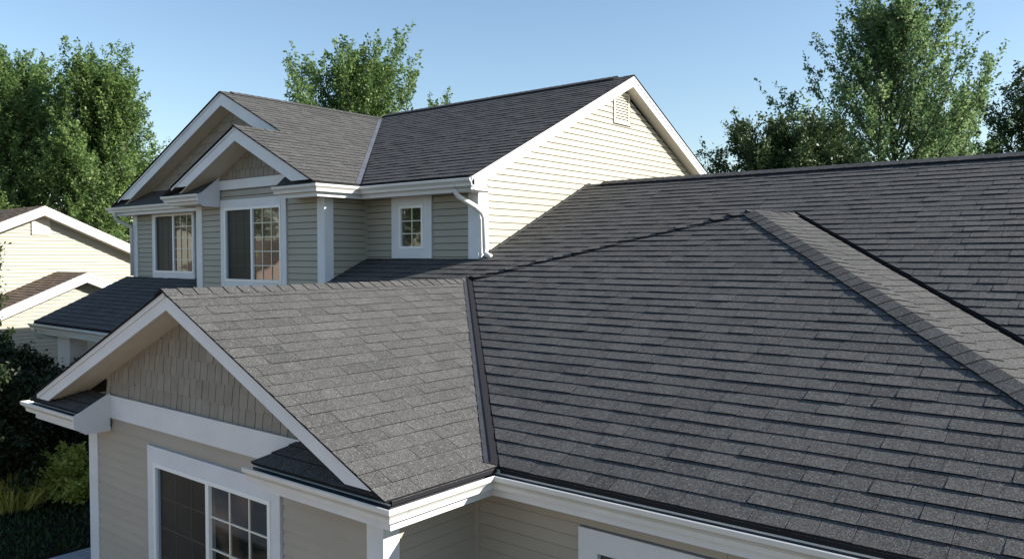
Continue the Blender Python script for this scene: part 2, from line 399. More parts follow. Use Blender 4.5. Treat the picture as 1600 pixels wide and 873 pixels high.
ldown = Vector((-nf.x, -nf.y, .268*(-nf.x))).normalized()
caps((-6.93, 7.62, ZRG+.004), PK, fdown, ldown, rl, wd=.06, wid2=.14, name='hip_cap', h=.045, jit=.03, lift=.008, step=.22)
caps(PK, (-3.63, 9.98, PK.z-.012), dsl(K), dsl(LP), rl, wd=.13)
caps((-.3, YMR, Mn.z(0, YMR)+.004), (-7.45, YMR, Mn.z(0, YMR)+.004), dsl(Mn), dsl(back), rl, wd=.14, h=.007, step=.15, lift=.03)
caps((XW, 8.6, ZW+.004), (XW, 12.4, ZW+.004), dsl(W), dsl(WL_), ru, wd=.12, step=.15, h=.006, lift=.02)
caps((-7.9, YUR, U.z(0, YUR)+.004), (-14.2, YUR, U.z(0, YUR)+.004), dsl(U), dsl(ub), ru, wd=.13, step=.15, h=.006, lift=.03)
caps((XS, 7.42, ZS+.004), (XS, 8.5, ZS+.004), dsl(W), dsl(SL_), ru, wd=.10, step=.2)

# ---- valley flashings and painted shade strips -------------------------------------------
def strip(name, p0, p1, side0, w0, side1, w1, lift0, lift1, mt, th=.01, parent=None):
    p0 = Vector(p0); p1 = Vector(p1); a = Vector(side0)*w0; b = Vector(side1)*w1; z = Vector((0, 0, 1))
    mb = MB(); mb.prism([p0+a+z*lift0, p0+z*(lift0+lift1)/2, p0+b+z*lift1, p1+b+z*lift1, p1+z*(lift0+lift1)/2, p1+a+z*lift0][:0] or [p0+a+z*lift0, p0+b+z*lift1, p1+b+z*lift1, p1+a+z*lift0], (0, 0, -th-.02))
    return mb.build(name, mt, parent)
def perp(pl, d):    # unit vector in the plane, perpendicular to d
    v = pl.N.cross(Vector(d).normalized()); return v
v0 = Vector((-3.99, 4.68, LZ)); v1 = Vector((-6.93, 7.62, ZRG)); dv = v1-v0
pg = perp(G, dv); pg = pg if pg.y < 0 or pg.x < 0 else -pg
pg = pg if (v0+pg).dot(Vector((-1, -1, 0))) > v0.dot(Vector((-1, -1, 0))) else -pg
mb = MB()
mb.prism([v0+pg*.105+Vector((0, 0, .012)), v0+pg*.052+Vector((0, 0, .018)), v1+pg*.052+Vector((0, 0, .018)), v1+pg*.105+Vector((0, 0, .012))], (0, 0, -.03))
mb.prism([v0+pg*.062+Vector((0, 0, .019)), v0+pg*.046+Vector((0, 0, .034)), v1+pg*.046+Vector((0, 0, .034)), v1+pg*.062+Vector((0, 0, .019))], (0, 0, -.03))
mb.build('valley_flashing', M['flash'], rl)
mb = MB(); mb.prism([v0+pg*.046+Vector((0, 0, .020)), v0-pg*.030+Vector((0, 0, .014)), v1-pg*.030+Vector((0, 0, .014)), v1+pg*.046+Vector((0, 0, .020))], (0, 0, -.03)); mb.build('valley_shade_strip', M['black'], rl)  # dark strip drawn as the shadow of the front slope's cut edge
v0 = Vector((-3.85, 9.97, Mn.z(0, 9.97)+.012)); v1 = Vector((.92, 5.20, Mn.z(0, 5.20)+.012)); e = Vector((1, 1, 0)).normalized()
mb = MB(); mb.prism([v0-e*.02, v0+e*.065+Vector((0, 0, .014)), v1+e*.065+Vector((0, 0, .014)), v1-e*.02], (0, 0, -.05)); mb.build('valley_shade_strip', M['black'], rl)  # painted shadow band along the main slope's shingle edge
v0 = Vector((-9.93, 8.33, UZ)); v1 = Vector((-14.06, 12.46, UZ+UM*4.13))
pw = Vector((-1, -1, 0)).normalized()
mb = MB(); mb.prism([v0+pw*.07+Vector((0, 0, .038)), v0+Vector((0, 0, .016)), v1+Vector((0, 0, .016)), v1+pw*.07+Vector((0, 0, .038))], (0, 0, -.05)); mb.build('valley_flashing', M['flash_lit'], ru)
mb = MB(); mb.prism([v0+Vector((0, 0, .013)), v0-pw*.05+Vector((0, 0, .012)), v1-pw*.05+Vector((0, 0, .012)), v1+Vector((0, 0, .013))], (0, 0, -.04)); mb.build('valley_shade_strip', M['black'], ru)  # thin painted shade line beside the upper flashing

# ---- gutters, fascia, soffits -----------------------------------
def gprof(z): # closed U profile, offsets outward from the fascia
    return [(.002, z), (.002, z-.115), (.075, z-.115), (.080, z-.080), (.095, z-.060), (.118, z-.040), (.122, z-.006), (.112, z-.001), (.104, z-.012), (.086, z-.045), (.070, z-.074), (.060, z-.100), (.012, z-.100), (.012, z)]
def gutter(path, z, parent=house, seams=()):
    mb = MB(); mb.sweep(path, gprof(z)); g = mb.build('gutter', M['trim2'], parent)
    li = MB(); li.sweep(path, [(.0125, z-.02), (.0125, z-.098), (.0595, z-.098), (.069, z-.073), (.084, z-.047), (.080, z-.047), (.064, z-.073), (.056, z-.094), (.018, z-.094), (.018, z-.02)]); li.build('gutter_shade_sheet', M['gutter_shade'], g)  # added dark sheet that paints shade into the trough
    for (x, y, ax) in seams:
        s = MB(); pr_ = gprof(z)[2:7]; pr_ = [(o+.0022, q) for o, q in pr_]+[(o-.004, q) for o, q in pr_[::-1]]
        s.sweep([(x, y), (x+.03, y)] if ax == 'x' else [(x, y), (x, y+.03)], pr_)
        s.build('gutter_seam', M['trim2'], g)
    return g
def fascia(path, z0, z1, th=.02):
    mb = MB(); mb.sweep(path, [(0, z1), (0, z0), (-th, z0), (-th, z1)]); return mb.build('fascia', M['trim'], house)
LG = -1.668; UG = 1.085
lpath = [(-5.66, 3.64), (-4.05, 3.64), (-4.05, 4.70), (3.0, 4.70)]
gutter(lpath, LG, seams=[(-4.05, 3.72, 'y'), (-3.86, 4.70, 'x')])
fascia([(-5.62, 3.64), (-4.05, 3.64), (-4.05, 4.70), (3.0, 4.70)], -1.865, -1.645)
llp = [(-10.12, 8.0), (-10.12, 3.64), (-8.80, 3.64)]
gutter([(-10.10, 8.0), (-10.10, 3.64), (-8.80, 3.64)], LG); fascia([(-10.10, 8.0), (-10.10, 3.64), (-8.78, 3.64)], -1.865, -1.645)
# upper gutters
gutter([(-11.0, 7.54), (-9.98, 7.54), (-9.98, 8.38), (-7.53, 8.38)], UG); fascia([(-10.96, 7.54), (-9.98, 7.54), (-9.98, 8.38), (-7.60, 8.38)], .90, 1.11)
gutter([(-14.42, 8.0), (-14.42, 7.54), (-13.25, 7.54)], UG+.01); fascia([(-14.42, 8.0), (-14.42, 7.54), (-13.22, 7.54)], .93, 1.12)
gutter([(-18.68, 12.0), (-18.68, 8.42), (-14.03, 8.42)], UG+.0); fascia([(-18.68, 12.0), (-18.68, 8.42), (-14.03, 8.42)], .90, 1.11)
gutter([(-18.66, PY+.02), (-10.3, PY+.02)], PZ-.035); fascia([(-18.66, PY+.02), (-10.3, PY+.02)], PZ-.24, PZ-.02)
# horizontal soffits
mb = MB()
for a in [(-4.45, -4.052, 3.66, 4.70), (-4.45, 3.0, 4.72, 4.98), (-5.6, -4.45, 3.66, 3.93), (-10.08, -8.8, 3.66, 3.93), (-10.08, -9.33, 3.93, 8.0)]: mb.box(a[0], a[1], a[2], a[3], -1.855, -1.84)
mb.build('soffit', M['soffit'], house)
mb = MB()
for a in [(-10.25, -10.0, 7.56, 8.40), (-10.25, -7.55, 8.40, 8.73), (-10.96, -10.25, 7.56, 7.89), (-18.66, -14.05, 8.44, 8.71), (-14.40, -13.25, 7.56, 7.89), (-14.40, -14.05, 7.89, 8.42)]: mb.box(a[0], a[1], a[2], a[3], .915, .93)
mb.build('soffit', M['soffit'], house)
mb = MB(); mb.box(-18.64, -14.0, PY+.04, 8.69, PZ-.225, PZ-.21); mb.build('soffit', M['soffit'], house)

# ---- rake boards (gable bargeboards) ----------------------------
def rake_y(y, xr, zr, xe, ze, hgt, sub=.055, soff=.30, drip=.012, name='rake_board', xcut=None, low=None, endz=None):
    """bargeboard in a plane y=const from ridge (xr,zr) down to (xe,ze). hgt = vertical height"""
    def zz(x): return zr+(ze-zr)*(x-xr)/(xe-xr)
    xa = xr; xb = xe if xcut is None else xcut; g = .012
    pts = [(xa, y, zz(xa)-g), (xb, y, zz(xb)-g), (xb, y, zz(xb)-g-hgt), (xa, y, zz(xa)-g-hgt)]
    if endz is not None:      # level cut at the foot so the board dies on the return roof
        xq = xr+(endz+g+hgt-zr)*(xe-xr)/(ze-zr); xq2 = xr+(endz+g-zr)*(xe-xr)/(ze-zr)
        lo, hi = (min(xq2, xe) if xe > xr else max(xq2, xe)), xq
        pts = [(xa, y, zz(xa)-g), (lo, y, zz(lo)-g), (lo, y, max(endz, zz(lo)-g-hgt)), (hi, y, endz), (xa, y, zz(xa)-g-hgt)]
        xb = lo
    mb = MB(); mb.prism(pts, (0, .022, 0)); o = mb.build(name, M['trim'], house)
    # proud upper board
    s = MB(); s.prism([(xa, y-.014, zz(xa)-g-.001), (xb, y-.014, zz(xb)-g-.001), (xb, y-.014, zz(xb)-g-sub), (xa, y-.014, zz(xa)-g-sub)], (0, .0135, 0)); s.build('shadow_board', M['trim'], o)
    # dark drip edge / shingle overhang
    d = MB(); d.prism([(xa, y-.035, zz(xa)-.003), (xb, y-.035, zz(xb)-.003), (xb, y-.035, zz(xb)-.0118), (xa, y-.035, zz(xa)-.0118)], (0, .07, 0)); d.build('drip_edge', M['edge'], o)
    return o
def slope_soffit(y0, y1, xr, zr, xe, ze, drop, xb=None, n=1):
    mb = MB(); zz = lambda x: zr+(ze-zr)*(x-xr)/(xe-xr); xb = xe if xb is None else xb
    ys = [y0+(y1-y0)*i/n for i in range(n+1)]
    for i in range(n):
        g = .004 if i < n-1 else 0
        mb.prism([(xr, ys[i], zz(xr)-drop), (xb, ys[i], zz(xb)-drop), (xb, ys[i+1]-g, zz(xb)-drop), (xr, ys[i+1]-g, zz(xr)-drop)], (0, 0, .015))
    return mb.build('soffit', M['soffit'], house)
# low wing
rake_y(3.575, XRG, ZRG, -9.84, ZRG-GLM*2.91, .165, sub=.05, endz=-1.60)
rake_y(3.575, XRG, ZRG, -3.99, LZ, .165, sub=.0, endz=-1.60)
slope_soffit(3.597, 3.93, XRG, ZRG, -10.06, LZ, .172, n=2, xb=-9.55); slope_soffit(3.597, 3.93, XRG, ZRG, -3.99, LZ, .172, n=2, xb=-4.55)
# small upper gable
rake_y(7.44, XS, ZS, -14.45, UZ, .235, endz=1.24); rake_y(7.44, XS, ZS, -9.93, UZ, .235, sub=0, endz=1.15)
slope_soffit(7.462, 7.88, XS, ZS, -14.45, UZ, .24, n=2, xb=-13.9); slope_soffit(7.462, 7.88, XS, ZS, -9.93, UZ, .24, n=2, xb=-10.7)
# big upper gable
rake_y(8.39, XW, ZW, -18.65, UZ, .25, endz=1.25); rake_y(8.39, XW, ZW, -9.93, UZ, .25, sub=0, xcut=-12.2)
slope_soffit(8.412, 8.71, XW, ZW, -18.65, UZ, .255, n=2, xb=-18.1); slope_soffit(8.412, 8.71, XW, ZW, -9.93, UZ, .255, xb=-12.2, n=2)
# right hand gable (faces +x)
def rake_x(x, yr, zr, ye, ze, hgt):
    g = .012; zz = lambda y: zr+(ze-zr)*(y-yr)/(ye-yr)
    mb = MB(); mb.prism([(x, yr, zr-g), (x, ye, ze-g), (x, ye, ze-g-hgt), (x, yr, zr-g-hgt)], (-.022, 0, 0)); o = mb.build('rake_board', M['trim'], house)
    s = MB(); s.prism([(x+.014, yr, zr-g-.001), (x+.014, ye, ze-g-.001), (x+.014, ye, ze-g-.06), (x+.014, yr, zr-g-.06)], (-.0135, 0, 0)); s.build('shadow_board', M['trim'], o)
    d = MB(); d.prism([(x+.03, yr, zr-.003), (x+.03, ye, ze-.003), (x+.03, ye, ze-.0118), (x+.03, yr, zr-.0118)], (-.07, 0, 0)); d.build('drip_edge', M['edge'], o)
    s = MB(); s.prism([(x-.023, yr, zr-hgt-.012), (x-.023, ye, ze-hgt-.012), (-7.79, ye, ze-hgt-.012), (-7.79, yr, zr-hgt-.012)], (0, 0, .014)); s.build('soffit', M['soffit'], house)
ZUR = U.z(0, YUR)
rake_x(-7.56, YUR, ZUR, 8.33, UZ, .19); rake_x(-7.56, YUR, ZUR, 16.87, UZ, .19)
mb = MB(); mb.prism([(-7.586, 8.385, 1.10), (-7.586, 8.385, .902), (-7.586, 8.70, .902), (-7.586, 8.70, 1.10), (-7.586, 8.385, .96)], (-.18, 0, 0)); mb.build('eave_return', M['trim'], house)

# ---- walls with siding ------------------------------------------
SP = .1025
def sub_intervals(a, b, holes):
    out = [(a, b)]
    for h0, h1 in holes:
        nn = []
        for p, q in out:
            if h1 <= p or h0 >= q: nn.append((p, q)); continue
            if h0 > p: nn.append((p, h0))
            if h1 < q: nn.append((h1, q))
        out = nn
    return [o for o in out if o[1]-o[0] > .03]
def siding(axis, c, a0, a1, z0, z1, holes, m, top=None, bot=None, phase=0, name='siding_board', sp=SP, parent=house, wallmat=None, proud=.020, slot=.009):
    """axis 'y': wall at y=c facing -y, a = x. axis 'x': wall at x=c facing +x, a = y. top(a)/bot(a): limits"""
    sgn = -1 if axis == 'y' else 1
    def P(a, o, z): return (a, c+sgn*o, z) if axis == 'y' else (c+sgn*o, a, z)
    w_ = MB(); pts = [(a0, z0), (a1, z0)]
    if top is None: wp = [P(a0, -.005, z0), P(a1, -.005, z0), P(a1, -.005, z1), P(a0, -.005, z1)]
    else: wp = [P(a0, -.005, z0), P(a1, -.005, z0)] + [P(a, -.005, top(a)) for a in np.linspace(a1, a0, 9)]
    w_.prism(wp, (0, .1, 0) if axis == 'y' else (-.1, 0, 0)); wo = w_.build('wall', wallmat or M['sheath'], parent)
    n = int(math.ceil((z1-z0)/sp))+1; zb = z0-phase*sp
    for i in range(n):
        za = max(z0, zb+i*sp); zt = min(z1, zb+(i+1)*sp)
        if zt-za < .01: continue
        cells_ = []
        hs = [(h[0]-.004, h[1]+.016, h[2]-.004, h[3]+.002) for h in holes if h[2] < zt-.002 and h[3] > za+.002]  # wider gap right of trim bares dark sheathing as a shadow line
        for p, q in sub_intervals(a0, a1, [(h[0], h[1]) for h in hs]): cells_.append((p, q, za, zt-slot))
        for h in hs:
            if h[2] > za+.012: cells_.append((h[0], h[1], za, min(zt-slot, h[2])))
            if h[3] < zt-.012: cells_.append((h[0], h[1], h[3], zt-slot))
        split_ = []
        for c4 in cells_:
            p, q = c4[0], c4[1]; cut = p+random.uniform(1.2, 3.6)
            while q-cut > .5: split_.append((p, cut-.0015, c4[2], c4[3])); p = cut+.0015; cut = p+3.6
            split_.append((p, q, c4[2], c4[3]))
        for p, q, zc0, zc1 in split_:
            cell = ccw([(p, zc0), (q, zc0), (q, zc1), (p, zc1)])
            if top is not None:
                # clip with the polygon under top()
                xs = list(np.linspace(a0, a1, 3)) if not hasattr(top, 'k') else top.k
                cp = [(a0, z0-1), (a1, z0-1)] + [(x, top(x)) for x in xs[::-1]]
                cell = clip(cell, ccw(cp))
            if bot is not None:
                cell = clip(cell, ccw([(a0, bot(a0)), (a1, bot(a1)), (a1, z1+5), (a0, z1+5)]))
            if len(cell) < 3: continue
            v = []; nn = len(cell)
            for a, z in cell: v.append(P(a, .003+(proud-.003)*(1-(z-za)/sp), z))
            for a, z in cell: v.append(P(a, -.004, z))
            f = [tuple(range(nn))]+[(u, nn+u, nn+(u+1) % nn, (u+1) % nn) for u in range(nn)]
            if axis == 'y': f[0] = tuple(range(nn))
            obj(name, v, f, m, wo)
    return wo
def corner(x, y, z0, z1, wx, wy, name='corner_board', p=.02):
    """outside corner at (x,y), faces -y and +x"""
    mb = MB(); mb.box(x-wx, x+p, y-p, y+.0, z0, z1); mb.box(x+.0, x+p, y+.0005, y+wy, z0, z1); return mb.build(name, M['trim'], house)
GZ = -CH
# low wing front wall (z top under frieze)
W3 = (-7.97, -5.70, -3.50, -1.905)
siding('y', 3.93, -9.15, -4.62, GZ+.15, -1.735, [W3], M['siding_low'], slot=.005)
mb = MB(); mb.box(-9.34, -9.13, 3.905, 3.935, GZ+.02, -1.84); mb.build('corner_board', M['trim'], house)
corner(-4.45, 3.93, GZ+.02, -1.842, .165, .14)
siding('x', -4.45, 4.07, 4.94, GZ+.1, -1.85, [], M['siding_low'])
mb = MB(); mb.box(-4.448, -4.405, 4.925, 4.968, GZ+.02, -1.856); mb.build('corner_board', M['siding_low'], house)
GD = (-3.40, .2, GZ, -2.03)
siding('y', 4.97, -4.41, .85, GZ+.1, -1.85, [GD], M['siding_low'])
mb = MB(); mb.box(.83, .95, 4.95, 11, GZ+.05, -1.85); mb.box(-9.33, -9.2, 3.94, 12, GZ+.05, -1.85); mb.build('side_wall', M['siding_low'], house)
# frieze of the low wing
frb = []
mb = MB(); mb.prism([(-8.80, 3.895, -1.735), (-5.72, 3.895, -1.735), (-5.44, 3.895, -1.50), (-8.80, 3.895, -1.50)], (0, .04, 0)); fz = mb.build('frieze_board', M['trim'], house)
mb = MB(); mb.box(-8.80, -5.40, 3.878, 3.9, -1.500, -1.487); mb.build('drip_cap', M['trim'], fz)
# triangular wall with shakes
def shakes(y, xr, zr, lx, lz, rx, rz, z0, m, rowh=.175, wmin=.085, wmax=.15, drop=.18, parent=house, xmin=-99, xmax=99, sd=3):
    r = random.Random(sd); topf = lambda x: (zr+(lz-zr)*(x-xr)/(lx-xr) if x < xr else zr+(rz-zr)*(x-xr)/(rx-xr))-drop
    xl = max(xmin, xr+(z0+drop-zr)*(lx-xr)/(lz-zr)); xq = min(xmax, xr+(z0+drop-zr)*(rx-xr)/(rz-zr))
    cp = ccw([(xl, z0), (xq, z0)] + ([(xq, topf(xq))] if topf(xq) > z0+.02 else []) + [(min(xr, xq), topf(min(xr, xq)))] + ([(xl, topf(xl))] if topf(xl) > z0+.02 else []))
    w_ = MB(); w_.prism([(x, y+.006, z) for x, z in cp], (0, .1, 0)); wo = w_.build('gable_wall', M['sheath'], parent)
    z = z0-.02; row = 0
    while z < zr:
        x = xl-r.random()*.1
        while x < xq:
            wd = r.uniform(wmin, wmax); b = z+r.uniform(-.007, .007)
            cell = clip(ccw([(x+.0045, b), (x+wd-.0045, b), (x+wd-.0045, z+rowh+.03), (x+.0045, z+rowh+.03)]), cp)
            if len(cell) >= 3:
                nn = len(cell); o0 = r.uniform(.016, .021)
                v = [(a, y-(.004+o0*(1-(q-z)/(rowh+.03))), q) for a, q in cell]+[(a, y+.005, q) for a, q in cell]
                obj('shake', v, [tuple(range(nn))]+[(u, nn+u, nn+(u+1) % nn, (u+1) % nn) for u in range(nn)], m, wo)
            x += wd
        z += rowh; row += 1
shakes(3.93, XRG, ZRG, -10.06, LZ, -3.99, LZ, -1.487, M['shake'], drop=.17, xmin=-8.9)
shakes(7.88, XS, ZS, -14.45, UZ, -9.93, UZ, 1.345, M['shake'], drop=.235, rowh=.18, wmin=.10, wmax=.18, sd=5)
shakes(8.70, XW, ZW, -18.65, UZ, -9.93, UZ, 1.20, M['shake'], drop=.25, rowh=.18, wmin=.35, wmax=.6, xmax=-12.2, sd=6)
# return roofs (small pent roofs at the gable feet) and their end caps
def pent(x0, x1, y0, y1, z0, z1, parent=rl, endcap=0, xt0=None, xt1=None):
    xt0 = x0 if xt0 is None else xt0; xt1 = x1 if xt1 is None else xt1
    mb = MB(); mb.prism([(x0, y0, z0), (x1, y0, z0), (xt1, y1, z1), (xt0, y1, z1)], (0, 0, -.03)); o = mb.build('return_roof', M['shingle'], parent)
    a = o.data.attributes.new('tone', 'FLOAT', 'FACE'); a.data.foreach_set('value', [.12]*len(o.data.polygons))
    if y0 < 4:
        m_ = (z1-z0)/(y1-y0); pl = Plane((x0, y0, z0), (1, 0, 0), (0, 1, 0), m_); cp = ccw([pl.st(x0, y0-.02), pl.st(x1, y0-.02), pl.st(xt1, y1), pl.st(xt0, y1)])
        for i_ in range(3):
            s_ = -.1*i_; t0 = i_*.125-(.02 if i_ == 0 else 0)
            while s_ < x1-x0:
                wd = random.uniform(.2, .34); pg = clip(ccw([(s_+.002, t0), (s_+wd-.002, t0), (s_+wd-.002, t0+.16), (s_+.002, t0+.16)]), cp)
                s_ += wd
                if len(pg) < 3: continue
                nn = len(pg); v = [pl.P(a_, b_, .003+.012*(1-(b_-t0)/.165)) for a_, b_ in pg]+[pl.P(a_, b_, -.008) for a_, b_ in pg]
                obj('shingle', v, [tuple(range(nn))]+[(u, nn+u, nn+(u+1) % nn, (u+1) % nn) for u in range(nn)], [M['shingle'], M['edge']], o, mi=[0]+[1]*nn, tone=[random.uniform(.1, .5)]*(nn+1)) if False else obj('shingle', v, [tuple(range(nn))]+[(u, nn+u, nn+(u+1) % nn, (u+1) % nn) for u in range(nn)], [M['shingle'], M['edge']], parent, mi=[0]+[1]*nn, tone=[random.uniform(.1, .5)]*(nn+1))
    c = MB(); yf = y0-.085
    c.prism([(x1+.002, yf, z0-.035), (x1+.002, yf+.01, z0-.165), (x1+.002, y0+.04, z0-.24), (x1+.002, y1-.006, z0-.24), (x1+.002, y1-.006, z1+.03), (x1+.002, y0+.02, z0+.015)], (.02, 0, 0))
    if endcap > 0: c.build('return_end', M['trim'], o)
    return o
pent(-10.12, -8.80, 3.60, 3.90, LZ-.005, -1.50, endcap=1, xt0=-9.6)
pent(-5.62, -3.99, 3.60, 3.90, LZ-.005, -1.50, endcap=-1, xt0=-5.42, xt1=-4.45)
pent(-14.50, -13.24, 7.50, 7.86, UZ-.01, 1.38, parent=ru, endcap=1, xt0=-14.0)
pent(-10.98, -9.93, 7.50, 7.86, UZ-.01, 1.38, parent=ru, endcap=-1, xt0=-11.1, xt1=-10.45)
pent(-18.70, -14.1, 8.38, 8.68, UZ-.01, 1.41, parent=ru, endcap=0, xt0=-18.3)
# small upper wing
W2 = (-13.20, -11.225, -.60, .985)
siding('y', 7.88, -13.86, -10.42, -1.0, 1.17, [W2], M['siding'])
mb = MB(); mb.box(-14.05, -13.85, 7.855, 7.885, -.86, .92); mb.build('corner_board', M['trim'], house)
corner(-10.25, 7.88, -1.0, .915, .165, .15)
mb = MB(); mb.prism([(-13.24, 7.845, 1.17), (-11.38, 7.845, 1.17), (-11.12, 7.845, 1.335), (-13.24, 7.845, 1.335)], (0, .04, 0)); mb.build('frieze_board', M['trim'], house)
mz = lambda y: Mn.z(0, y)
siding('x', -10.25, 8.03, 8.69, -1.0, .93, [], M['siding'], bot=lambda y: mz(y)+.01)
mb = MB(); mb.box(-10.248, -10.21, 8.68, 8.718, -.3, .92); mb.build('corner_board', M['siding'], house)
# rear left wall
W1 = (-17.36, -15.58, -.50, 1.06)
siding('y', 8.70, -18.07, -14.03, -.95, .92, [W1], M['siding'])
mb = MB(); mb.box(-18.27, -18.06, 8.675, 8.705, -.60, .915); mb.build('corner_board', M['trim'], house)
# back wall by the valley
W4 = (-9.60, -8.705, -.045, .925)
siding('y', 8.72, -10.22, -7.95, -.12, .93, [W4], M['siding'])
corner(-7.78, 8.72, -.10, .92, .18, .20)
# right hand gable wall
tg = lambda y: (UZ+UM*(y-8.33) if y < YUR else UZ+UM*(16.87-y))-.19
tg.k = [8.92, YUR, 16.6]
siding('x', -7.78, 8.92, 16.6, -.12, 3.05, [(12.34, 12.92, 2.36, 2.99)], M['siding'], top=tg, bot=lambda y: min(mz(y), 1.21-.45*(y-YMR) if y > YMR else 9)+.005 if y < YMR else -.12)
mb = MB(); mb.box(-18.2, -18.1, 8.75, 16.4, -1.5, .95); mb.box(-18.2, -7.82, 16.3, 16.4, -4.2, .95); mb.build('side_wall', M['siding'], house)
# step flashing along the wall foot
mb = MB(); mb.prism([(-7.765, 8.9, mz(8.9)+.012), (-7.70, 8.9, mz(8.9)+.012), (-7.70, YMR, mz(YMR)+.012), (-7.765, YMR, mz(YMR)+.012)], (0, 0, .012)); mb.build('step_flashing', M['flash'], rl)
# gable vent
vent = MB(); y0, y1, z0, z1 = 12.36, 12.90, 2.38, 2.96
x = -7.765
vent.box(x-.02, x+.012, y0, y0+.05, z0, z1); vent.box(x-.02, x+.012, y1-.05, y1, z0, z1); vent.box(x-.02, x+.012, y0+.05, y1-.05, z0, z0+.05); vent.box(x-.02, x+.012, y0+.05, y1-.05, z1-.05, z1)
vo = vent.build('gable_vent', M['soffit'], house)
for i in range(10):
    z = z0+.055+i*.048; s = MB(); s.prism([(x+.008, y0+.05, z), (x-.02, y0+.05, z+.042), (x-.024, y0+.05, z+.038), (x+.004, y0+.05, z-.004)], (0, y1-y0-.1, 0)); s.build('vent_slat', M['soffit'], vo)

# ---- windows ----------------------------------------------------
def window(y, x0, x1, z0, z1, tl, tt, tb, tr=None, slider=True, cols=3, rows=5, cols1=None, jamb=.02):
    tr = tl if tr is None else tr
    mb = MB(); f = y-.035
    mb.box(x0, x0+tl, f, y+.02, z0, z1); mb.box(x1-tr, x1, f, y+.02, z0, z1)
    mb.box(x0+tl, x1-tr, f-.002, y+.02, z1-tt, z1); mb.box(x0+tl, x1-tr, f-.002, y+.02, z0, z0+tb)
    o = mb.build('window', M['trim'], house)
    a, b, c, d = x0+tl, x1-tr, z0+tb, z1-tt; g = .04; fr = y-.045
    mb = MB(); mb.box(a, a+g, fr, y+.06, c, d); mb.box(b-g, b, fr, y+.06, c, d); mb.box(a+g, b-g, fr, y+.06, d-g, d); mb.box(a+g, b-g, fr, y+.06, c, c+g); mb.build('window_frame', M['vinyl'], o)
    a += g; b -= g; c += g; d -= g
    if slider:
        mid = (a+b)/2; mb = MB(); mb.box(mid-.028, mid+.028, y-.04, y+.003, c, d); mb.build('meeting_rail', M['vinyl'], o)
        mb = MB(); mb.box(a, a+.035, y-.03, y+.003, c, d); mb.build('sash', M['greyframe'], o)
        parts = [(a+.035, mid-.028, True), (mid+.028, b, False)]
    else: parts = [(a, b, False)]
    for p, q, scr in parts:
        mb = MB(); mb.box(p, q, y-.006, y+.002, c, d); mb.build('window_pane', M['screen' if scr else 'glass'], o)
        gm = M['screengrille'] if scr else M['grille']; t = .0075 if not scr else .007; fy = y-.018 if not scr else y-.0085
        for i in range(1, cols):
            xx = p+(q-p)*i/cols; mb = MB(); mb.box(xx-t, xx+t, fy, y-.0065, c, d); mb.build('grille_bar', gm, o)
        for i in range(1, rows):
            zz = c+(d-c)*i/rows; mb = MB(); mb.box(p, q, fy+.0003, y-.0067, zz-t, zz+t); mb.build('grille_bar', gm, o)
    return o
window(3.93, *W3, .13, .16, .16, rows=4)
window(7.88, *W2, .13, .145, .15, tr=.14, rows=5)
window(8.70, W1[0], W1[1], W1[2], W1[3], .10, .17, .14, tr=.04, rows=5)
window(8.72, *W4, .18, .15, .15, slider=False, cols=2, rows=3)
# garage door with trim
gd = MB(); f = 4.93
gd.box(GD[0], GD[0]+.17, f, 5.0, GD[2], GD[3]); gd.box(GD[0]+.17, GD[1]-.17, f, 5.0, GD[3]-.17, GD[3]); gd.box(GD[1]-.17, GD[1], f, 5.0, GD[2], GD[3]); gd.box(GD[0]+.17, GD[1]-.17, 5.0, 5.03, GD[2], GD[3]-.17)
go = gd.build('garage_door', M['trim'], house)
for i in range(5):
    for j in range(4):
        xa = GD[0]+.23+i*.64; zb = GD[3]-.25-j*.5; s = MB(); s.box(xa, xa+.52, 4.985, 4.9995, zb-.36, zb); s.box(xa+.05, xa+.47, 4.975, 4.9845, zb-.31, zb-.05); s.build('door_panel', M['trim'], go)

# ---- downspouts -------------------------------------------------
def spout(pts, name='downspout', r=.031, m='trim2'):
    mb = MB(); mb.tube(pts, r, n=10, sx=1.25); return mb.build(name, M[m], house, smooth=True)
spout([(-7.86, 8.33, .99), (-7.86, 8.32, .90), (-7.84, 8.36, .84), (-7.74, 8.62, .70), (-7.71, 8.72, .62), (-7.70, 8.76, .54), (-7.70, 8.77, .12), (-7.70, 8.78, .04), (-7.66, 8.77, .01), (-7.58, 8.77, -.02)])
spout([(-18.45, 8.36, .98), (-18.45, 8.36, .86), (-18.42, 8.42, .78), (-18.30, 8.62, .68), (-18.28, 8.65, .60), (-18.28, 8.65, -.45)])
spout([(-18.42, PY-.04, PZ-.14), (-18.42, PY-.04, PZ-.24), (-18.38, PY, PZ-.30), (-17.92, PY+.22, PZ-.34), (-17.88, PY+.24, PZ-.40), (-17.88, PY+.24, -4.2)])
# porch column
mb = MB(); mb.box(-17.86, -17.28, PY+.18, PY+.52, GZ, PZ-.22); mb.build('porch_column', M['trim'], house)

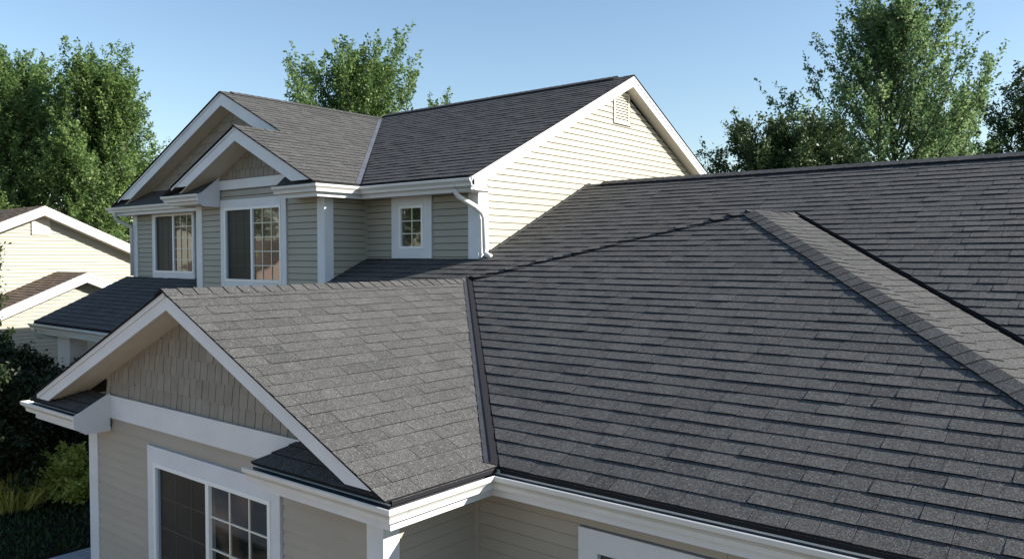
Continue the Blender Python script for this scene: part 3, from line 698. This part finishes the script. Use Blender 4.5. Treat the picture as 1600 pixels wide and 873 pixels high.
# ================================================================ GROUND AND SURROUNDINGS
def at(px, D, z=0):   # world point at forward distance D in the direction of photo column px
    p = fh*D + rt*((px-800)/FPX*D); return (p.x, p.y, z)
M['lawn'] = mat('lawn soil and turf', (.030, .048, .018), .95, .1, noise=.45, nscale=2.5, bump=.6, bscale=60)
M['mulch'] = mat('dark mulch', (.022, .016, .012), .95, .1, noise=.5, nscale=30, bump=.8, bscale=60)
M['asphalt'] = mat('asphalt road', (.05, .05, .052), .9, .2, noise=.2, nscale=6, bump=.2, bscale=80)
M['drive'] = mat('warm concrete driveway', (.50, .38, .30), .9, .2, noise=.2, nscale=3, bump=.2, bscale=60)
mb = MB(); mb.poly([(math.cos(a)*900, math.sin(a)*900, 0) for a in [2*math.pi*i/48 for i in range(48)]]); tag(mb.build('ground', M['lawn'], None, zrel=False), kind='structure')
mb = MB(); mb.box(-11.9, -9.40, 2.2, 6.6, .004, .10); tag(mb.build('front_walk', M['concrete'], None, zrel=False), kind='structure')
mb = MB(); mb.box(-20, 3, -14, 1.2, .003, .05); tag(mb.build('driveway', M['drive'], None, zrel=False), kind='structure')
mb = MB(); mb.box(-300, 300, -22, -14, .002, .02); tag(mb.build('road', M['asphalt'], None, zrel=False), kind='structure')
mb = MB(); mb.poly([(-17.5, 3.2, .008), (-12.0, 3.0, .008), (-12.0, 6.6, .008), (-14, 6.9, .008), (-18, 6.4, .008)]); tag(mb.build('mulch_bed', M['mulch'], None, zrel=False), kind='structure')

# ---- neighbouring house -----------------------------------------
def gable_house(root, x, yc, zr, ze, half, depth, zbot, ov=.35, vent=None, fh_=.26):
    """gable wall at x facing +x"""
    m = (zr-ze)/half; top = lambda y: zr-abs(y-yc)*m
    w_ = MB(); w_.prism([(x-.03, yc-half+ov, zbot), (x-.03, yc+half-ov, zbot), (x-.03, yc+half-ov, top(yc+half-ov)-.1), (x-.03, yc, zr-.1), (x-.03, yc-half+ov, top(yc-half+ov)-.1)], (-depth, 0, 0)); wo = w_.build('wall', M['nsiding'], root)
    b = MB(); z = zbot; sp = .105
    while z < zr-.2:
        hw = min(half-ov, (zr-.12-z)/m); hw2 = min(half-ov, (zr-.12-z-sp)/m)
        if hw2 > .05: b.prism([(x, yc-hw, z), (x, yc+hw, z), (x-.018, yc+hw2, z+sp-.006), (x-.018, yc-hw2, z+sp-.006)], (-.012, 0, 0))
        z += sp
    tag(b.build('siding', M['nsiding'], wo), kind='stuff')
    r = MB(); x0 = x+.32
    for sg in (-1, 1):
        r.prism([(x0, yc, zr), (x0, yc+sg*half, ze), (x-depth, yc+sg*half, ze), (x-depth, yc, zr)], (0, 0, -.05))
    ro = r.build('roof', M['nroof'], root)
    c = MB(); n = int(half*math.hypot(1, m)/.15)
    for i in range(n):
        a = yc-half+half*i/n; b_ = yc-half+half*(i+1)/n
        X = x0
        while X > x-depth:
            L = random.uniform(.2, .4); X1 = max(x-depth, X-L); g = random.uniform(.008, .018)
            c.prism([(X-.004, a, top(a)+g), (X1, a, top(a)+g), (X1, b_, top(b_)+.002), (X-.004, b_, top(b_)+.002)], (0, 0, -.03)); X = X1
    tag(c.build('roof_shingles', M['nroof'], ro), kind='stuff')
    for sg in (-1, 1):
        f = MB(); f.prism([(x0+.01, yc, zr-.02), (x0+.01, yc+sg*half, ze-.02), (x0+.01, yc+sg*half, ze-.02-fh_), (x0+.01, yc, zr-.02-fh_)], (-.03, 0, 0))
        f.prism([(x0+.03, yc, zr-.012), (x0+.03, yc+sg*half, ze-.012), (x0+.03, yc+sg*half, ze-.08), (x0+.03, yc, zr-.08)], (-.019, 0, 0)); f.build('rake_board', M['trim'], root)
        f = MB(); f.prism([(x0-.025, yc, zr-fh_-.02), (x0-.025, yc+sg*half, ze-fh_-.02), (x+.0, yc+sg*half, ze-fh_-.02), (x+.0, yc, zr-fh_-.02)], (0, 0, .015)); f.build('soffit', M['soffit'], root)
    if vent:
        y0, y1, z0, z1 = vent; v = MB(); v.box(x, x+.03, y0, y1, z0, z1); vo = v.build('gable_vent', M['soffit'], root)
        for i in range(9):
            zz = z0+.05+(z1-z0-.1)*i/9; s_ = MB(); s_.prism([(x+.045, y0+.04, zz), (x+.03, y0+.04, zz+.045), (x+.028, y0+.04, zz+.04), (x+.043, y0+.04, zz-.004)], (0, y1-y0-.08, 0)); s_.build('vent_slat', M['soffit'], vo)
nb = empty('neighbour_house', (-26, 9, 0)); tag(nb, 'cream sided neighbouring house with brown shingle roofs and two gable ends, behind the porch', 'house')
gable_house(nb, -25.8, 9.53, 1.47, -1.32, 6.3, 11, -CH, vent=(9.28, 9.78, .62, 1.18))
gable_house(nb, -24.1, 9.97, -.465, -2.15, 3.9, 2.6, -CH)
# ---- houses across the street (seen in the window panes) ---------
def far_house(x, y, wdt, dep, h, rh, wallm, lab):
    r = empty('house', (x, y, 0)); tag(r, lab, 'house', None)
    m = MB(); m.box(x-wdt/2, x+wdt/2, y-dep/2, y+dep/2, 0, h); m.prism([(x-wdt/2, y-dep/2, h), (x-wdt/2, y+dep/2, h), (x-wdt/2, y, h+rh)], (wdt, 0, 0)); m.build('wall', wallm, r, zrel=False)
    m = MB()
    for sg in (-1, 1): m.prism([(x-wdt/2-.4, y, h+rh+.05), (x-wdt/2-.4, y+sg*(dep/2+.5), h-.2), (x+wdt/2+.4, y+sg*(dep/2+.5), h-.2), (x+wdt/2+.4, y, h+rh+.05)], (0, 0, .12))
    m.build('roof', M['nroof'], r, zrel=False)
    yy = y+dep/2
    for i in range(3):
        xx = x-wdt*.33+i*wdt*.33; m = MB(); m.box(xx-.7, xx+.7, yy, yy+.05, 1.0, 2.3); f = m.build('window', M['trim'], r, zrel=False); m = MB(); m.box(xx-.58, xx+.58, yy+.04, yy+.06, 1.12, 2.18); m.build('window_pane', M['glass'], f, zrel=False)
M['pink'] = mat('rose tan siding', (.50, .36, .29), .7, .2, noise=.08, nscale=2)
far_house(-71, -30, 15, 9, 3.0, 2.6, M['pink'], 'rose tan bungalow across the street, mirrored in the window panes')
far_house(-94, -29, 14, 9, 5.2, 2.4, M['nsiding'], 'tall cream house across the street, left of the rose tan bungalow')

# ---- foliage ----------------------------------------------------
def leaves(name, P, axis, size, tone, m, parent, kind=None, asp=.5, fold=.25):
    n = len(P); ax = axis/np.maximum(1e-6, np.linalg.norm(axis, axis=1, keepdims=True))
    rv = rng.normal(size=(n, 3)); rv[:, 2] += .0
    side = np.cross(ax, rv); side /= np.maximum(1e-6, np.linalg.norm(side, axis=1, keepdims=True)); nn = np.cross(ax, side)
    L = size[:, None]
    v = np.empty((n, 4, 3)); v[:, 0] = P; v[:, 1] = P+ax*L*.5+side*L*asp*.5+nn*L*fold*.3; v[:, 2] = P+ax*L; v[:, 3] = P+ax*L*.45-side*L*asp*.5+nn*L*fold*.3
    v = v.reshape(-1, 3); off = np.array(wloc(parent)) if parent else np.zeros(3); v -= off
    me = bpy.data.meshes.new(name); me.vertices.add(n*4); me.vertices.foreach_set('co', v.ravel().astype(np.float32))
    me.loops.add(n*4); me.loops.foreach_set('vertex_index', np.arange(n*4, dtype=np.int32)); me.polygons.add(n)
    me.polygons.foreach_set('loop_start', np.arange(0, n*4, 4, dtype=np.int32)); me.polygons.foreach_set('loop_total', np.full(n, 4, dtype=np.int32))
    me.update(); me.validate(); me.materials.append(m)
    a = me.attributes.new('tone', 'FLOAT', 'FACE'); a.data.foreach_set('value', np.clip(tone, 0, 1).astype(np.float32))
    o = bpy.data.objects.new(name, me); link(o, parent)
    if kind: o['kind'] = kind
    return o
def rnd(r, a, b): return a+(b-a)*r.random()
def tree(px, D, top, R, m, lab, seed, cat='tree', name='tree', group=None, base=.25, asc=.9, n1=46, n2=15, nl=60, leaf=.13, shape='oval', plume=.16, pos=None, loose=0, twig=1.0):
    """top: height above ground; R: crown radius; asc: how steeply the limbs climb"""
    r = random.Random(seed); x, y, _ = pos or at(px, D)
    group = group or {'maple_tree': 'leafy trees behind the houses', 'round_tree': 'round dark trees behind the right roof', 'dark_shrub': 'dark shrubs left of the front gable', 'street_tree': 'dark trees across the street'}.get(name)
    root = empty(name, (x, y, 0)); tag(root, lab, cat, group)
    tb = MB(); tr = [(x+rnd(r, -.05, .05)*k, y+rnd(r, -.05, .05)*k, top*.84*k/6) for k in range(7)]; r0 = top*.016
    tb.tube(tr, r0, n=8, r1=r0*.15)
    TP = []; TD = []; TLn = []
    def trunk_at(z):
        f = min(5.999, max(0, z/(top*.84)*6)); i = int(f); f -= i; return Vector(tr[i])*(1-f)+Vector(tr[i+1])*f
    for i in range(n1):
        u = (i+.5)/n1; hz = base+(1-base)*u**.9*.97                       # relative height where the limb leaves the trunk
        if shape == 'oval': env = math.sin(math.pi*min(1, (.12+.88*(1-hz)/(1-base)))**.8*.62+.0)**.9
        elif shape == 'round': env = math.sqrt(max(.03, 1-((hz-base)/(1-base)*1.25-.35)**2))
        elif shape == 'cone': env = (1-(hz-base)/(1-base))**.75*.95+.08
        az_ = i*2.39996+rnd(r, -.4, .4); Lr = R*env*rnd(r, .72, 1.12)
        climb = asc*rnd(r, .7, 1.3)*(.45+.55*hz+2.2*hz**4)
        p = trunk_at(hz*top*.84*.92); d = Vector((math.cos(az_), math.sin(az_), climb)).normalized(); Ln = Lr*math.sqrt(1+climb*climb*.75)
        Ln = min(Ln, max(.5, (top*rnd(r, .93, 1.03)-p.z)/max(.15, d.z)*.95))
        pts = [p]; q = p.copy(); dd_ = d.copy(); K_ = 6
        for k in range(K_):
            dd_ = (dd_+Vector((rnd(r, -.12, .12), rnd(r, -.12, .12), .08))).normalized(); q = q+dd_*Ln/K_; pts.append(q.copy())
        tb.tube(pts, r0*.34*(1-hz*.6), n=5, r1=.008)
        for j in range(n2):
            f = (.18+.82*(j+r.random())/n2)*K_; k = min(K_-1, int(f)); b = pts[k].lerp(pts[k+1], f-k)
            loc = (pts[k+1]-pts[k]).normalized(); rv = Vector((r.gauss(0, 1), r.gauss(0, 1), r.gauss(0, .6))); rv -= loc*rv.dot(loc); rv.normalize()
            td = (loc*.75+rv*.75+Vector((0, 0, .35*asc))).normalized(); tl = twig*R*.30*rnd(r, .6, 1.2)*(1.15-.5*f/K_)
            TP.append(b); TD.append(td); TLn.append(tl)
        TP.append(pts[-2]); TD.append((pts[-1]-pts[-2]).normalized()); TLn.append(Ln/K_*2.1)
    tb.build('trunk', M['bark'], root, zrel=False)
    TP = np.array(TP); TD = np.array(TD); TLn = np.array(TLn); nt_ = len(TP)
    keep = rng.random(nt_) > loose; TP, TD, TLn = TP[keep], TD[keep], TLn[keep]; nt_ = len(TP)
    nl = int(nl*1.35); leaf *= .86
    idx = np.repeat(np.arange(nt_), nl); t = rng.random(len(idx))
    wdt = plume*(1-.75*t)[:, None]
    P = TP[idx]+TD[idx]*(t*TLn[idx])[:, None]+rng.normal(size=(len(idx), 3))*wdt
    ax = TD[idx]*.5+rng.normal(size=(len(idx), 3))*.7; ax[:, 2] -= .25
    tn = .42+rng.normal(size=len(idx))*.16+np.repeat(rng.normal(size=nt_)*.10, nl)
    leaves('crown', P, ax, leaf*rng.uniform(.5, 1.35, len(idx)), tn, m, root, asp=.55)
    return root
tree(30, 35, 12.9, 5.6, M['leaf_a'], 'tall green maple behind the neighbouring house, left one of the pair', 11, name='maple_tree', n1=80, n2=17, nl=64, leaf=.15, asc=1.1, base=.12, plume=.13, twig=1.15, shape='cone')
tree(160, 34, 12.7, 4.7, M['leaf_a'], 'tall green maple with spiky top nearest the front gables', 12, name='maple_tree', n1=76, n2=16, nl=62, leaf=.15, asc=1.15, base=.12, plume=.13, twig=1.2, shape='cone')
tree(562, 40, 14.0, 4.8, M['leaf_a'], 'broad green tree rising behind the valley of the upper roof', 13, name='maple_tree', n1=50, n2=14, nl=58, leaf=.18, asc=1.1, plume=.16, base=.35, twig=1.1)
tree(690, 40, 12.9, 1.5, M['leaf_b'], 'slim young tree showing just its tip over the upper ridge', 14, name='young_tree', n1=24, n2=8, nl=50, leaf=.17, asc=1.5, plume=.13, base=.3)
tree(1388, 34, 15.6, 5.8, M['leaf_b'], 'tallest airy tree behind the right hand roof ridge', 15, name='maple_tree', n1=66, n2=16, nl=46, leaf=.17, asc=1.15, plume=.13, loose=.12, shape='cone', base=.3, twig=.85)
tree(1484, 37, 11.6, 2.9, M['leaf_b'], 'smaller light green tree standing between the tallest tree and the right edge', 16, name='maple_tree', n1=36, n2=12, nl=46, leaf=.17, asc=1.1, plume=.15, base=.3)
tree(1232, 27, 8.5, 3.3, M['leaf_d'], 'round dark tree just right of the big cream gable', 17, name='round_tree', n1=84, n2=17, nl=70, leaf=.13, asc=.6, shape='round', plume=.15, base=.2)
tree(1628, 25, 10.2, 2.5, M['leaf_d'], 'dark tree cut off by the right edge of the photo', 18, name='round_tree', n1=50, n2=14, nl=62, leaf=.12, asc=.8, shape='round', plume=.14, base=.2)
# trees across the street: only the panes mirror them
for i_, (tx, ty, th_) in enumerate(((-62, -40, 14), (-84, -42, 17), (-108, -40, 16))):
    tree(0, 0, th_, 8.0, M['leaf_d'], ['first', 'second', 'third'][i_]+' dark tree from the right behind the houses across the street', 40+i_, name='street_tree', n1=34, n2=10, nl=26, leaf=.5, asc=.8, shape='round', plume=.6, base=.2, pos=(tx, ty, 0))
# shrubs at the left
tree(-62, 15.5, 4.5, 1.2, M['leaf_y'], 'tall yellow green shrub at the left edge before the neighbouring house', 21, cat='shrub', name='tall_shrub', n1=26, n2=9, nl=36, leaf=.10, asc=.9, shape='round', plume=.10, base=.45, twig=1.2)
tree(22, 14.5, 2.65, .95, M['leaf_s'], 'dark leafy shrub left of the porch column', 22, cat='shrub', name='dark_shrub', n1=34, n2=11, nl=50, leaf=.085, asc=.5, shape='round', plume=.11, base=.1)
tree(112, 15.2, 2.05, .85, M['leaf_s'], 'low dark shrub under the porch column', 23, cat='shrub', name='dark_shrub', n1=30, n2=10, nl=46, leaf=.085, asc=.5, shape='round', plume=.11, base=.1)
tree(-30, 13.2, 2.2, 1.2, M['leaf_s'], 'broad dark shrub at the left edge, below the tall yellow green one', 24, cat='shrub', name='dark_shrub', n1=34, n2=11, nl=50, leaf=.085, asc=.5, shape='round', plume=.12, base=.1)
tree(112, 0, .62, .62, M['leaf_sunlit'], 'small yellow green bush in sunlit tones beside the corner of the low wing', 25, cat='shrub', name='yellow_bush', n1=26, n2=9, nl=26, leaf=.075, asc=.6, shape='round', plume=.07, base=.1, pos=(-14.6, 5.75, 0))  # sunlight on the bush is put into its leaf colour
# ornamental grass
og = empty('ornamental_grass', (-14.9, 5.0, 0)); tag(og, 'spiky yellow green grass clump in the mulch bed', 'grass plant')
n = 1500; a = rng.random(n)*2*np.pi; rr = np.abs(rng.normal(size=n))*.16; P = np.stack([-14.9+np.cos(a)*rr, 5.0+np.sin(a)*rr, np.full(n, .03)], 1)
lean = rng.uniform(.2, 1.1, n); ax = np.stack([np.cos(a)*lean, np.sin(a)*lean, np.ones(n)], 1)
leaves('blades', P, ax, rng.uniform(.35, .75, n), .8+rng.normal(size=n)*.2, M['leaf_sunlit'], og, asp=.05)  # high tone puts sunlight into the blade colour
n = 26; a = rng.random(n)*2*np.pi; P = np.stack([-14.9+np.cos(a)*.1, 5.0+np.sin(a)*.1, np.full(n, .1)], 1); ax = np.stack([np.cos(a)*.45, np.sin(a)*.45, np.ones(n)], 1)
leaves('seed_stalks', P, ax, rng.uniform(.75, 1.0, n), np.full(n, .95), M['leaf_y'], og, asp=.035)
# lawn blades in the part of the garden the photo sees
n = 42000; P = np.stack([rng.uniform(-24, -12.2, n), rng.uniform(2.2, 10, n), np.zeros(n)], 1); ax = rng.normal(size=(n, 3))*.5; ax[:, 2] = 1
leaves('lawn_grass', P, ax, rng.uniform(.05, .12, n), .35+rng.normal(size=n)*.2, M['leaf_g'], None, kind='stuff', asp=.22)
